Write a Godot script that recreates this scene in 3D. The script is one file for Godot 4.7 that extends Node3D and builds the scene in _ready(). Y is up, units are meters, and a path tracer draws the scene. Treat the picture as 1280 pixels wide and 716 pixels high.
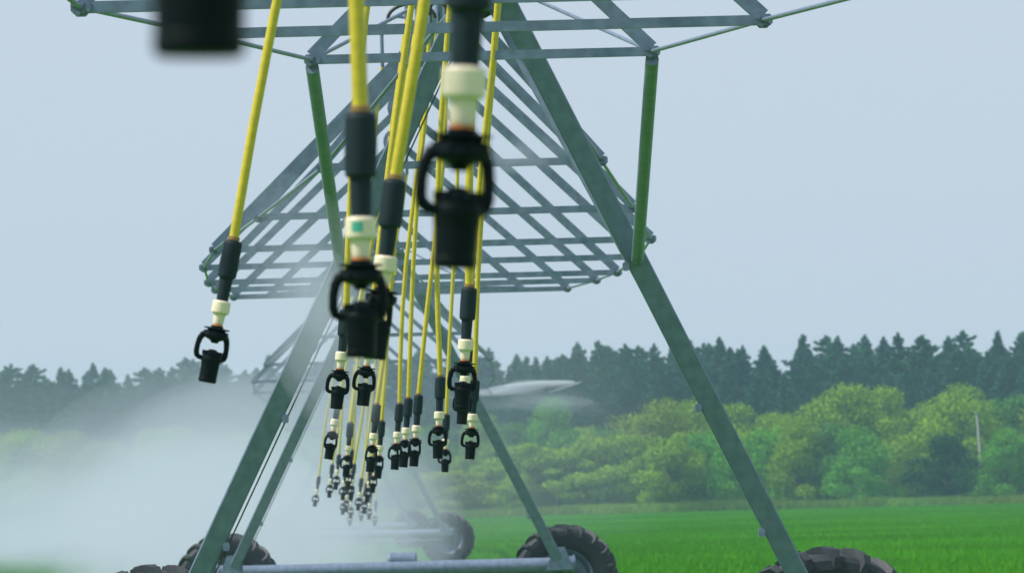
extends Node3D

# ---------------------------------------------------------------- helpers
var used := {}
var mats := {}
var rng := RandomNumberGenerator.new()

func numbered(called: String) -> String:
	var n: int = used.get(called, 0)
	used[called] = n + 1
	return called if n == 0 else "%s_%03d" % [called, n]

func tag(o: Node, label: String, category := "", group := "", kind := "") -> void:
	if label: o.set_meta("label", label)
	if category: o.set_meta("category", category)
	if group: o.set_meta("group", group)
	if kind: o.set_meta("kind", kind)

func thing(called: String, where: Vector3, label: String, category: String, group := "") -> Node3D:
	var o := Node3D.new()
	o.name = numbered(called)
	add_child(o)
	o.position = where
	tag(o, label, category, group)
	return o

func begin() -> SurfaceTool:
	var st := SurfaceTool.new()
	st.begin(Mesh.PRIMITIVE_TRIANGLES)
	st.set_smooth_group(-1)
	return st

func done(st: SurfaceTool) -> ArrayMesh:
	st.generate_normals()
	return st.commit()

func part(called: String, mesh: Mesh, m: Material, parent: Node, xf := Transform3D()) -> MeshInstance3D:
	var o := MeshInstance3D.new()
	o.name = called
	o.mesh = mesh
	o.material_override = m
	o.transform = xf
	o.cast_shadow = GeometryInstance3D.SHADOW_CASTING_SETTING_ON
	parent.add_child(o, true)
	return o

func tri(st: SurfaceTool, a: Vector3, b: Vector3, c: Vector3) -> void:   # counter-clockwise seen from outside
	st.add_vertex(a); st.add_vertex(c); st.add_vertex(b)

func quad(st: SurfaceTool, a: Vector3, b: Vector3, c: Vector3, d: Vector3) -> void:
	tri(st, a, b, c); tri(st, a, c, d)

func extrude(st: SurfaceTool, poly: PackedVector2Array, a: Vector3, b: Vector3, facing: Vector3) -> void:
	# a profile in (s, f), f towards "facing", swept from a to b
	var d := (b - a).normalized()
	var f := (facing - d * facing.dot(d)).normalized()
	var s := f.cross(d)
	if Geometry2D.is_polygon_clockwise(poly): poly.reverse()
	var n := poly.size()
	st.set_smooth_group(-1)
	for i in n:
		var p := poly[i]
		var q := poly[(i + 1) % n]
		var o1 := s * p.x + f * p.y
		var o2 := s * q.x + f * q.y
		quad(st, a + o1, a + o2, b + o2, b + o1)
	var idx := Geometry2D.triangulate_polygon(poly)
	for k in range(0, idx.size(), 3):
		var o := []
		for j in 3: o.append(s * poly[idx[k + j]].x + f * poly[idx[k + j]].y)
		var turn: float = (o[1] - o[0]).cross(o[2] - o[0]).dot(d)
		if turn > 0:
			tri(st, b + o[0], b + o[1], b + o[2]); tri(st, a + o[0], a + o[2], a + o[1])
		else:
			tri(st, b + o[0], b + o[2], b + o[1]); tri(st, a + o[0], a + o[1], a + o[2])

func angle_profile(w: float, t: float) -> PackedVector2Array:
	var h := w * 0.5
	return PackedVector2Array([Vector2(-h, 0), Vector2(-h, -w), Vector2(-h + t, -w), Vector2(-h + t, -t), Vector2(h, -t), Vector2(h, 0)])

func channel_profile(w: float, dp: float, t: float) -> PackedVector2Array:
	var h := w * 0.5
	var c := 0.008
	return PackedVector2Array([Vector2(-h, -c), Vector2(-h, -dp), Vector2(-h + t, -dp), Vector2(-h + t, -t), Vector2(h - t, -t), Vector2(h - t, -dp), Vector2(h, -dp), Vector2(h, -c), Vector2(h - c, 0), Vector2(-h + c, 0)])

func box_profile(w: float, h: float, c: float) -> PackedVector2Array:
	var x := w * 0.5
	var y := h * 0.5
	return PackedVector2Array([Vector2(-x + c, -y), Vector2(x - c, -y), Vector2(x, -y + c), Vector2(x, y - c), Vector2(x - c, y), Vector2(-x + c, y), Vector2(-x, y - c), Vector2(-x, -y + c)])

func bar_mesh(poly: PackedVector2Array, a: Vector3, b: Vector3, facing: Vector3) -> ArrayMesh:
	var st := begin()
	extrude(st, poly, a, b, facing)
	return done(st)

func block(st: SurfaceTool, c: Vector3, size: Vector3, bevel := 0.004) -> void:
	extrude(st, box_profile(size.x, size.y, bevel), c - Vector3(0, 0, size.z * 0.5), c + Vector3(0, 0, size.z * 0.5), Vector3.UP)

func lathe(st: SurfaceTool, prof: Array, n := 20, at := Transform3D()) -> void:
	# prof: [radius, height] from bottom to top, each band its own smooth group
	for k in prof.size() - 1:
		st.set_smooth_group(k + 1)
		var r0: float = prof[k][0]
		var y0: float = prof[k][1]
		var r1: float = prof[k + 1][0]
		var y1: float = prof[k + 1][1]
		for i in n:
			var a := TAU * i / n
			var b := TAU * (i + 1) / n
			var p := at * Vector3(cos(a) * r0, y0, -sin(a) * r0)
			var q := at * Vector3(cos(b) * r0, y0, -sin(b) * r0)
			var u := at * Vector3(cos(b) * r1, y1, -sin(b) * r1)
			var v := at * Vector3(cos(a) * r1, y1, -sin(a) * r1)
			if r0 > 1e-6: tri(st, p, q, u)
			if r1 > 1e-6: tri(st, p, u, v)

func lathe_mesh(prof: Array, n := 20) -> ArrayMesh:
	var st := begin()
	lathe(st, prof, n)
	return done(st)

func tube(st: SurfaceTool, pts: Array, radii, n := 10, flat := 1.0) -> void:
	st.set_smooth_group(1)
	var rings := []
	var side := Vector3.ZERO
	for i in pts.size():
		var d: Vector3 = (pts[mini(i + 1, pts.size() - 1)] - pts[maxi(i - 1, 0)]).normalized()
		if i == 0: side = d.cross(Vector3.UP if absf(d.y) < 0.9 else Vector3.RIGHT)
		side = (side - d * side.dot(d)).normalized()
		var other := d.cross(side)
		var r: float = radii if radii is float else radii[i]
		var ring := []
		for k in n:
			var a := TAU * k / n
			ring.append(pts[i] + side * cos(a) * r + other * sin(a) * r * flat)
		rings.append(ring)
	for i in rings.size() - 1:
		for k in n:
			var j := (k + 1) % n
			quad(st, rings[i][k], rings[i][j], rings[i + 1][j], rings[i + 1][k])
	st.set_smooth_group(-1)
	for k in range(1, n - 1):
		tri(st, rings[0][0], rings[0][k + 1], rings[0][k])
		tri(st, rings[-1][0], rings[-1][k], rings[-1][k + 1])

func tube_mesh(pts: Array, radii, n := 10, flat := 1.0) -> ArrayMesh:
	var st := begin()
	tube(st, pts, radii, n, flat)
	return done(st)

func noise_tex(sd: int, freq: float, lo: float, hi: float, size := 256, octaves := 4, tint_lo := Color(1, 1, 1), tint_hi := Color(1, 1, 1)) -> NoiseTexture2D:
	var n := FastNoiseLite.new()
	n.seed = sd
	n.frequency = freq
	n.fractal_octaves = octaves
	var g := Gradient.new()
	g.set_color(0, Color(tint_lo.r * lo, tint_lo.g * lo, tint_lo.b * lo).linear_to_srgb())
	g.set_color(1, Color(tint_hi.r * hi, tint_hi.g * hi, tint_hi.b * hi).linear_to_srgb())
	g.set_offset(0, 0.25)
	g.set_offset(1, 0.75)
	var t := NoiseTexture2D.new()
	t.width = size
	t.height = size
	t.seamless = true
	t.noise = n
	t.color_ramp = g
	return t

func mat(called: String, c: Color, rough: float, metal := 0.0, tex: Texture2D = null, tex_scale := 1.0, world_space := false) -> StandardMaterial3D:
	# c is a linear base colour
	var m := StandardMaterial3D.new()
	m.resource_name = called
	m.albedo_color = c.linear_to_srgb()
	m.roughness = rough
	m.metallic = metal
	if tex:
		m.albedo_texture = tex
		m.uv1_triplanar = true
		m.uv1_world_triplanar = world_space
		m.uv1_scale = Vector3.ONE * tex_scale
	mats[called] = m
	return m

# ---------------------------------------------------------------- the line of the machine
func line_x(d: float) -> float:
	if d < 50.0: return 0.1 + 0.021 * d
	if d < 100.0: return 1.15 - 0.07 * sin(PI * (d - 50.0) / 50.0)
	if d < 200.0: return 1.15 + 0.004 * (d - 100.0)
	return 1.55

const TOWERS := [0.0, 50.0, 100.0, 200.0, 262.0]
const RISE := [0.85, 0.75, 0.9, 0.7]

func pipe_y(d: float) -> float:
	for i in 4:
		if d <= TOWERS[i + 1]:
			var t: float = (d - TOWERS[i]) / (TOWERS[i + 1] - TOWERS[i])
			return 4.6 + RISE[i] * sin(PI * t)
	return 4.6

func pipe_at(d: float) -> Vector3:
	return Vector3(line_x(d), pipe_y(d), -d)

func make_span(k: int, count: int, widths: Array, heights: Array, label: String) -> void:
	var d0: float = TOWERS[k]
	var d1: float = TOWERS[k + 1]
	var base := Vector3(line_x(d0), 0, -d0)
	var span := thing("irrigation_span", base, label, "irrigation span", "spans of the irrigation machine")
	var gal: Material = mats.galvanised
	# the water pipe, in flanged lengths
	var joints := []
	for i in count + 2: joints.append(d0 + (d1 - d0) * i / (count + 1.0))
	for i in count + 1:
		var pts := []
		var a: float = joints[i] + (0.25 if i == 0 else 0.0)
		var b: float = joints[i + 1] - (0.25 if i == count else 0.0)
		for j in 5: pts.append(pipe_at(lerpf(a, b, j / 4.0)) - base)
		part("pipe", tube_mesh(pts, 0.084, 20), gal, span)
		if i > 0:
			var here := pipe_at(a) - base
			var dir: Vector3 = (pipe_at(a + 0.5) - pipe_at(a - 0.5)).normalized()
			var st := begin()
			var x := dir.cross(Vector3.UP).normalized()
			lathe(st, [[0.086, -0.014], [0.135, -0.014], [0.135, 0.014], [0.086, 0.014]], 20, Transform3D(Basis(x, dir, x.cross(dir)), here))
			part("flange", done(st), gal, span)
	# V struts, cross bars and their joints
	var left := []
	var right := []
	var nodes_d := []
	for i in count:
		var d: float = joints[i + 1]
		var p := pipe_at(d) - base
		var w: float = widths[i] * 0.5
		var y: float = heights[i]
		var l := Vector3(p.x - w, y, p.z)
		var r := Vector3(p.x + w, y, p.z)
		left.append(l); right.append(r); nodes_d.append(d)
		for s in [-1.0, 1.0]:
			var foot: Vector3 = l if s < 0 else r
			var head := p + Vector3(s * 0.075, -0.06, 0)
			part("strut", bar_mesh(angle_profile(0.07, 0.006), head, foot + Vector3(0, 0.02, 0), Vector3(0, 0, 1)), mats.galvanised, span)
		part("cross_bar", bar_mesh(angle_profile(0.048, 0.005), l + Vector3(0.03, 0.0, 0.012), r + Vector3(-0.03, 0.0, 0.012), Vector3(0, 0, 1)), mats.galvanised, span)
		for e in [l, r]:
			var st := begin()
			block(st, e + Vector3(0, 0, 0.018), Vector3(0.085, 0.055, 0.012), 0.012)
			block(st, e + Vector3(0, -0.012, -0.015), Vector3(0.06, 0.05, 0.05), 0.012)
			for b in [Vector2(-0.028, 0.012), Vector2(0.004, 0.016), Vector2(0.03, -0.012), Vector2(-0.012, -0.026)]:
				lathe(st, [[0.0, 0.0], [0.011, 0.0], [0.011, 0.02], [0.0, 0.02]], 6, Transform3D(Basis(Vector3.RIGHT, Vector3(0, 0, 1), Vector3.DOWN), e + Vector3(b.x, b.y, 0.022)))
			part("connector", done(st), mats.galvanised, span)
	# truss rods from the tower end, node to node, back up to the next tower
	for s in [-1.0, 1.0]:
		var chain: Array = [pipe_at(d0 + 0.9) - base + Vector3(s * 0.1, -0.04, 0)]
		chain.append_array(left if s < 0 else right)
		chain.append(pipe_at(d1 - 0.9) - base + Vector3(s * 0.1, -0.04, 0))
		for i in chain.size() - 1:
			part("truss_rod", tube_mesh([chain[i], chain[i + 1]], 0.0115, 8), mats.galvanised, span)

# ---------------------------------------------------------------- towers
var lug_mesh: ArrayMesh
var tyre_mesh: ArrayMesh
var rim_mesh: ArrayMesh

func make_wheel_meshes() -> void:
	# axle along z, radius 0.60 to the carcass, 0.64 over the lugs
	var turn := Transform3D(Basis(Vector3.RIGHT, PI / 2), Vector3.ZERO)
	var st := begin()
	lathe(st, [[0.33, -0.105], [0.40, -0.135], [0.50, -0.15], [0.555, -0.145], [0.585, -0.125], [0.598, -0.06], [0.602, 0.0], [0.598, 0.06], [0.585, 0.125], [0.555, 0.145], [0.50, 0.15], [0.40, 0.135], [0.33, 0.105], [0.33, -0.105]], 48, turn)
	st.index()
	tyre_mesh = done(st)
	st = begin()
	lathe(st, [[0.0, -0.03], [0.12, -0.03], [0.13, -0.06], [0.27, -0.02], [0.31, -0.09], [0.34, -0.115], [0.34, 0.115], [0.31, 0.09], [0.27, 0.02], [0.13, 0.0], [0.12, 0.03], [0.0, 0.03]], 36, turn)
	for k in 8:
		var a := TAU * k / 8
		lathe(st, [[0.012, 0.0], [0.012, 0.05]], 6, Transform3D(Basis(Vector3.RIGHT, PI / 2), Vector3(cos(a) * 0.09, sin(a) * 0.09, -0.03)))
	rim_mesh = done(st)
	# one lug: a slanted, tapering bar over half the tread, at the top of the wheel
	st = begin()
	var secs := [[0.005, 0.0, 0.024, 0.602, 0.637], [0.07, 0.055, 0.026, 0.597, 0.640], [0.135, 0.115, 0.030, 0.572, 0.625], [0.158, 0.135, 0.026, 0.52, 0.575]]
	var ring := []
	for s in secs:
		var row := []
		for c in [[-1.0, 0], [1.0, 0], [0.72, 1], [-0.72, 1]]:
			var ang: float = s[1] / 0.6 + c[0] * s[2] / 0.6
			var rr: float = s[4] if c[1] else s[3] - 0.01
			row.append(Vector3(sin(ang) * rr, cos(ang) * rr, s[0]))
		ring.append(row)
	for i in ring.size() - 1:
		for k in 4:
			var j := (k + 1) % 4
			quad(st, ring[i][k], ring[i][j], ring[i + 1][j], ring[i + 1][k])
	quad(st, ring[0][3], ring[0][2], ring[0][1], ring[0][0])
	quad(st, ring[-1][0], ring[-1][1], ring[-1][2], ring[-1][3])
	lug_mesh = done(st)

func make_wheel(parent: Node3D, where: Vector3, roll: float) -> void:
	var w := Node3D.new()
	w.name = "wheel"
	parent.add_child(w, true)
	w.position = where
	w.rotation.z = roll
	part("tyre", tyre_mesh, mats.rubber, w)
	part("rim", rim_mesh, mats.galvanised, w)
	for k in 20:
		part("lug", lug_mesh, mats.rubber, w, Transform3D(Basis(Vector3(0, 0, 1), TAU * k / 20), Vector3.ZERO))
		part("lug", lug_mesh, mats.rubber, w, Transform3D(Basis(Vector3(0, 0, 1), TAU * (k + 0.5) / 20) * Basis(Vector3.UP, PI), Vector3.ZERO))

func make_tower(k: int, label: String, braces: bool) -> void:
	var d: float = TOWERS[k]
	var base := Vector3(line_x(d), 0, -d)
	var t := thing("drive_tower", base, label, "drive tower", "towers of the irrigation machine")
	var gal: Material = mats.galvanised
	for near in [1.0, -1.0]:
		for s in [-1.0, 1.0]:
			var foot := Vector3(s * 1.93, 0.82, near * 0.12)
			var head := Vector3(s * 0.10, 4.50, near * 1.45)
			if near < 0:   # the far pair are struts that join the main legs half way down
				foot = Vector3(s * 1.93, 0.82, 0.12).lerp(Vector3(s * 0.10, 4.50, 1.45), 0.5) + Vector3(0, 0, -0.05)
				head.z = 0.35
			var leg := part("leg" if near > 0 else "leg_strut", bar_mesh(channel_profile(0.125 if near > 0 else 0.11, 0.035, 0.008), foot, head, Vector3(0, 0, 1)), gal, t)
			# clips and the cable that they hold
			if near > 0:
				var up: Vector3 = (head - foot).normalized()
				var inner := Vector3(-s * 0.066, -0.034, -0.005)
				for f in [0.16, 0.36, 0.585]:
					var c := foot.lerp(head, f) + inner
					var st := begin()
					block(st, c, Vector3(0.04, 0.05, 0.045), 0.008)
					part("clip", done(st), mats.galvanised, leg)
				if s < 0:
					part("cable", tube_mesh([foot + inner * 1.1 - up * 0.05, foot.lerp(head, 0.3) + inner * 1.1, foot.lerp(head, 0.585) + inner * 1.1, foot.lerp(head, 0.97) + inner], 0.0045, 6), mats.cable, leg)
					var pst := begin()
					extrude(pst, box_profile(0.10, 0.004, 0.001), foot.lerp(head, 0.035) + Vector3(0, 0, 0.006), foot.lerp(head, 0.085) + Vector3(0, 0, 0.006), Vector3(0, 0, 1))
					part("plate", done(pst), mats.galvanised, leg)
			# gusset at the foot
			var gst := begin()
			var o := Vector3(s * 1.93, 0.74, near * 0.125)
			extrude(gst, PackedVector2Array([Vector2(-0.17, 0.0), Vector2(0.17, 0.0), Vector2(0.06, 0.27), Vector2(-0.06, 0.27)]), o, o + Vector3(0, 0, near * 0.008), Vector3.UP)
			part("gusset", done(gst), gal, t)
	# base beam: a round tube with bolted collars
	part("base_beam", tube_mesh([Vector3(-2.12, 0.80, 0), Vector3(2.12, 0.80, 0)], 0.088, 20), mats.galvanised, t)
	for s in [-1.0, 1.0]:
		var cst := begin()
		lathe(cst, [[0.09, -0.07], [0.112, -0.07], [0.112, -0.045], [0.098, -0.04], [0.098, 0.04], [0.112, 0.045], [0.112, 0.07], [0.09, 0.07]], 20, Transform3D(Basis(Vector3(0, 0, 1), PI / 2), Vector3(s * 2.04, 0.80, 0)))
		part("beam_collar", done(cst), mats.galvanised, t)
		var gst := begin()
		block(gst, Vector3(s * 2.0, 0.66, -0.16), Vector3(0.26, 0.28, 0.16), 0.03)
		lathe(gst, [[0.07, 0.0], [0.07, 0.14]], 14, Transform3D(Basis(Vector3.RIGHT, -PI / 2), Vector3(s * 2.0, 0.64, -0.2)))
		part("gearbox", done(gst), mats.cast_iron, t)
		part("drive_shaft", tube_mesh([Vector3(s * 1.88, 0.63, -0.16), Vector3(s * 0.2, 0.60, -0.16)], 0.02, 8), mats.galvanised, t)
		make_wheel(t, Vector3(s * 2.0, 0.64, -0.46), 0.13 * s + 0.31 * k)
	var mst := begin()
	lathe(mst, [[0.0, -0.2], [0.085, -0.2], [0.095, -0.18], [0.095, 0.12], [0.07, 0.15], [0.0, 0.15]], 16, Transform3D(Basis(Vector3(0, 0, 1), PI / 2), Vector3(0.05, 0.90, -0.1)))
	block(mst, Vector3(0.0, 0.70, -0.16), Vector3(0.3, 0.3, 0.16), 0.02)
	part("motor", done(mst), mats.galvanised, t)
	# pipe saddle, flexible joint and cable loops on top
	var jst := begin()
	lathe(jst, [[0.09, -0.3], [0.14, -0.3], [0.14, -0.26], [0.105, -0.24], [0.115, -0.1], [0.105, 0.0], [0.115, 0.1], [0.105, 0.24], [0.14, 0.26], [0.14, 0.3], [0.09, 0.3]], 20, Transform3D(Basis(Vector3.RIGHT, PI / 2), Vector3(0, 4.6, 0)))
	part("flexible_joint", done(jst), mats.rubber, t)
	for near in [1.0, -1.0]:
		var sst := begin()
		block(sst, Vector3(0, 4.5, 1.45 if near > 0 else 0.35), Vector3(0.34, 0.05, 0.12), 0.006)
		part("saddle", done(sst), gal, t)
	for j in 3:
		var pts := []
		for i in 13:
			var a := PI * i / 12.0
			pts.append(Vector3(-0.20 - 0.10 * j + 0.10 * cos(a) * (1.0 + 0.2 * j), 4.46 + (0.13 - 0.02 * j) * sin(a), 0.25 - 0.15 * j))
		part("cable", tube_mesh(pts, 0.011, 8), mats.cable, t)
	if braces:
		for s in [-1.0, 1.0]:
			var wide := 0.905
			var from := Vector3(line_x(d - 5.0) - base.x + s * wide, 3.95, 5.0)
			var to := Vector3(s * 1.93, 0.82, 0.12).lerp(Vector3(s * 0.10, 4.50, 1.45), 0.585)
			part("brace", tube_mesh([from + Vector3(0, -0.02, -0.01), to + Vector3(0, 0, 0.03)], 0.036, 12), mats.galvanised, t)

# ---------------------------------------------------------------- drop hoses with sprinklers
var head_parts := {}

func make_head_meshes() -> void:
	head_parts.body = lathe_mesh([[0.0, 0.0], [0.0215, 0.0], [0.0240, 0.003], [0.0245, 0.012], [0.0238, 0.014], [0.0248, 0.050], [0.0262, 0.064], [0.0275, 0.067], [0.0275, 0.078], [0.0255, 0.081], [0.0, 0.081]], 28)
	var st := begin()
	lathe(st, [[0.0, 0.080], [0.024, 0.080], [0.0255, 0.083], [0.0255, 0.090], [0.016, 0.096], [0.010, 0.103], [0.0, 0.105]], 24)
	for k in 10:
		var a := TAU * k / 10
		var x := Vector3(cos(a), 0, sin(a))
		extrude(st, box_profile(0.005, 0.014, 0.001), x * 0.010 + Vector3(0, 0.092, 0), x * 0.0275 + Vector3(0, 0.091, 0), Vector3.UP)
	head_parts.plate = done(st)
	for s in [-1.0, 1.0]:
		var pts := []
		for p in [[0.022, 0.074], [0.032, 0.074], [0.0385, 0.079], [0.0415, 0.090], [0.0415, 0.112], [0.0385, 0.132], [0.0330, 0.145], [0.020, 0.153]]:
			pts.append(Vector3(s * p[0] * (1.06 if s < 0 else 0.86), p[1], 0))
		st = begin()
		tube(st, pts, [0.0050, 0.0054, 0.0054, 0.0052, 0.0050, 0.0056, 0.0064, 0.0072], 8, 1.45)
		head_parts["arm%d" % int(s)] = done(st)
	st = begin()
	lathe(st, [[0.0, 0.124], [0.009, 0.124], [0.0115, 0.130], [0.018, 0.134], [0.028, 0.138], [0.032, 0.145], [0.031, 0.158], [0.023, 0.165], [0.0345, 0.167], [0.0345, 0.171], [0.017, 0.172], [0.017, 0.178], [0.0, 0.178]], 24)
	for k in 8:
		var a := TAU * k / 8
		var x := Vector3(cos(a), 0, sin(a))
		extrude(st, box_profile(0.006, 0.016, 0.001), x * 0.018 + Vector3(0, 0.152, 0), x * 0.0335 + Vector3(0, 0.153, 0), Vector3.UP)
	head_parts.cap = done(st)
	head_parts.nozzle = lathe_mesh([[0.013, 0.170], [0.0165, 0.173], [0.0165, 0.182], [0.012, 0.185]], 16)
	head_parts.regulator = lathe_mesh([[0.0, 0.183], [0.0155, 0.183], [0.0165, 0.186], [0.0185, 0.212], [0.0205, 0.216], [0.0275, 0.219], [0.0285, 0.222], [0.0285, 0.252], [0.0265, 0.256], [0.019, 0.258], [0.0, 0.258]], 28)
	st = begin()
	# a printed patch: a thin curved tab following the collar
	for i in 6:
		var a0 := -0.38 + 0.76 * i / 6.0
		var a1 := -0.38 + 0.76 * (i + 1) / 6.0
		var r := 0.0289
		quad(st, Vector3(sin(a0) * r, 0.229, cos(a0) * r), Vector3(sin(a1) * r, 0.229, cos(a1) * r), Vector3(sin(a1) * r, 0.248, cos(a1) * r), Vector3(sin(a0) * r, 0.248, cos(a0) * r))
	head_parts.mark = done(st)
	head_parts.barb = lathe_mesh([[0.014, 0.256], [0.0185, 0.260], [0.0195, 0.29], [0.0205, 0.322], [0.022, 0.335]], 20)
	head_parts.sleeve = lathe_mesh([[0.021, 0.328], [0.0275, 0.331], [0.0292, 0.336], [0.0300, 0.380], [0.0292, 0.438], [0.0265, 0.446], [0.016, 0.448]], 24)
	head_parts.clamp = lathe_mesh([[0.0145, 0.447], [0.0185, 0.449], [0.0185, 0.459], [0.0145, 0.461]], 16)

func make_drop(foot: Vector3, label: String, group: String, spin: float, mark: bool, reach: float) -> void:
	var d := -foot.z
	var p := pipe_at(d)
	var top := p + Vector3(reach, -0.10, 0)
	var up := (top - foot).normalized()
	var length := foot.distance_to(top)
	var z := (Vector3(0, 0, 1) - up * up.z).normalized()
	var xf := Transform3D(Basis(up.cross(z), up, z), foot)
	var o := thing("drop_sprinkler", foot, label, "sprinkler", group)
	o.transform = xf
	var spun := Transform3D(Basis(Vector3.UP, spin).scaled(Vector3(1.16, 1.0, 1.16)), Vector3.ZERO)
	part("weight", head_parts.body, mats.black_plastic, o, spun)
	part("deflector_plate", head_parts.plate, mats.black_plastic, o, spun)
	part("bracket_arm", head_parts["arm-1"], mats.black_plastic, o, spun)
	part("bracket_arm", head_parts["arm1"], mats.black_plastic, o, spun)
	part("bracket_cap", head_parts.cap, mats.black_plastic, o, spun)
	part("nozzle", head_parts.nozzle, mats.orange_plastic, o)
	var reg := part("pressure_regulator", head_parts.regulator, mats.cream_plastic, o)
	if mark: part("printed_mark", head_parts.mark, mats.teal_print, reg, Transform3D(Basis(Vector3.UP, -0.25), Vector3.ZERO))
	part("hose_barb", head_parts.barb, mats.slate_plastic, o)
	part("sleeve", head_parts.sleeve, mats.slate_plastic, o)
	part("clamp", head_parts.clamp, mats.copper, o)
	var pts := []
	var bow := rng.randf_range(-0.05, 0.05)
	var sway := rng.randf_range(-0.025, 0.025)
	for i in 9:
		var t := i / 8.0
		pts.append(Vector3(bow * sin(PI * t) + sway * sin(TAU * t), lerpf(0.44, length, t), 0.0))
	part("hose", tube_mesh(pts, 0.0148, 12), mats.yellow_hose, o)
	var inv := xf.affine_inverse()
	var neck := []
	neck.append(inv * (p + Vector3(0, 0.06, 0)))
	neck.append(inv * (p + Vector3(0, 0.15, 0)))
	for i in 9:
		var a := PI * i / 8.0
		neck.append(inv * (p + Vector3(reach * 0.5 * (1.0 - cos(a)), 0.17 + 0.13 * sin(a), 0)))
	neck.append(inv * (top + Vector3(0, -0.02, 0)))
	part("gooseneck", tube_mesh(neck, 0.0165, 10), mats.galvanised, o)

# ---------------------------------------------------------------- trees
func card(st: SurfaceTool, c: Vector3, u: Vector3, v: Vector3, tint: Color) -> void:
	st.set_color(tint)
	tri(st, c - u, c - v * 0.55, c + u)
	tri(st, c - u, c + u, c + v * 0.55)

func rand_dir() -> Vector3:
	var z := rng.randf_range(-1, 1)
	var a := rng.randf() * TAU
	var r := sqrt(1 - z * z)
	return Vector3(cos(a) * r, z, sin(a) * r)

func leafy_tree(h: float, w: float, lobes: int, cards: int, size: float, low: float) -> Dictionary:
	var wood := begin()
	var crown := begin()
	var top := Vector3(rng.randf_range(-0.2, 0.2), h * 0.62, rng.randf_range(-0.2, 0.2))
	tube(wood, [Vector3.ZERO, top * 0.4 + Vector3(0.1, 0, 0), top], [0.035 * h * 0.5, 0.028 * h * 0.5, 0.012 * h * 0.5], 8)
	for i in lobes:
		var t := (i + 0.5) / lobes
		var y := h * lerpf(low, 0.86, t)
		var mid := 1.0 - absf(t - 0.35) / 0.75
		var reach := w * 0.5 * clampf(mid, 0.25, 1.0) * rng.randf_range(0.3, 1.05)
		var a := i * 2.4 + rng.randf_range(-0.5, 0.5)
		var c := Vector3(cos(a) * reach, y, sin(a) * reach)
		var big := rng.randf_range(0.55, 1.25)
		var r := Vector3(w * rng.randf_range(0.14, 0.24), h * rng.randf_range(0.09, 0.16), w * rng.randf_range(0.14, 0.24)) * big
		tube(wood, [Vector3(0, minf(y * 0.6, h * 0.5), 0), c * Vector3(0.5, 0.85, 0.5), c], [0.012 * h * 0.6, 0.008 * h * 0.6, 0.003 * h * 0.6], 5)
		var lobe_tone := rng.randf_range(0.88, 1.12)
		for k in int(cards / lobes * big * big):
			var n := rand_dir()
			if n.y < -0.3 and rng.randf() < 0.5: n.y = -n.y
			var p := c + n * r * pow(rng.randf_range(0.12, 1.0), 0.45) * rng.randf_range(0.9, 1.2)
			var u := (rand_dir() + n.cross(Vector3.UP) * 0.6).normalized()
			var v := u.cross((n + rand_dir() * 0.8).normalized()).normalized()
			var g := lobe_tone * rng.randf_range(0.75, 1.25)
			var s := size * rng.randf_range(0.6, 1.3)
			card(crown, p, u * s, v * s, Color(g * rng.randf_range(0.9, 1.1), g, g * 0.95))
	return {"wood": done(wood), "crown": done(crown)}

func pine_tree(h: float, w: float, whorls: int, size: float, rounded: float) -> Dictionary:
	var wood := begin()
	var crown := begin()
	tube(wood, [Vector3.ZERO, Vector3(0.1, h * 0.5, 0.05), Vector3(0, h * 0.98, 0)], [0.17, 0.12, 0.02], 7)
	var arms := whorls * 7
	for i in arms:
		var t := pow((i + rng.randf()) / arms, 0.85)
		var y := h * lerpf(0.18, 0.97, t)
		var reach := w * 0.5 * pow(1.0 - t, rounded) * rng.randf_range(0.5, 1.25) + 0.10
		var a := i * 2.39996 + rng.randf_range(-0.4, 0.4)
		var out := Vector3(cos(a), 0, sin(a))
		var tip := Vector3(0, y, 0) + out * reach + Vector3(0, reach * rng.randf_range(-0.05, 0.45), 0)
		tube(wood, [Vector3(0, y - 0.1, 0), tip], [0.035, 0.01], 4)
		var tone := rng.randf_range(0.8, 1.2)
		for j in int(10 + reach * 26):
			var f := pow(rng.randf_range(0.05, 1.0), 0.65)
			var p := Vector3(0, y, 0).lerp(tip, f) + rand_dir() * (0.16 + 0.5 * (1.0 - t)) * rng.randf_range(0.3, 1.0)
			var u := (out + rand_dir() * 0.9 + Vector3(0, 0.6, 0)).normalized()
			var v := u.cross(rand_dir()).normalized()
			var g := tone * rng.randf_range(0.75, 1.25)
			var s := size * rng.randf_range(0.5, 1.2)
			card(crown, p, u * s, v * s, Color(g, g, g))
	for j in 14:
		var u := (Vector3.UP + rand_dir() * 0.5).normalized()
		card(crown, Vector3(0, h * 0.98, 0) + rand_dir() * 0.15, u * size, u.cross(rand_dir()).normalized() * size * 0.7, Color(1, 1, 1))
	return {"wood": done(wood), "crown": done(crown)}

func plant_tree(called: String, kind: Dictionary, crown_mat: Material, where: Vector3, turn: float, grow: Vector3, label: String, category: String, group: String) -> void:
	var o := thing(called, where, label, category, group)
	o.rotation.y = turn
	o.scale = grow
	part("crown", kind.crown, crown_mat, o)
	part("trunk", kind.wood, mats.bark, o)

func leaf_mat(called: String, c: Color) -> StandardMaterial3D:
	var m := mat(called, c, 0.75)
	m.vertex_color_use_as_albedo = true
	m.backlight_enabled = true
	m.backlight = Color(0.5, 0.55, 0.3)
	m.metallic_specular = 0.08
	return m

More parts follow.
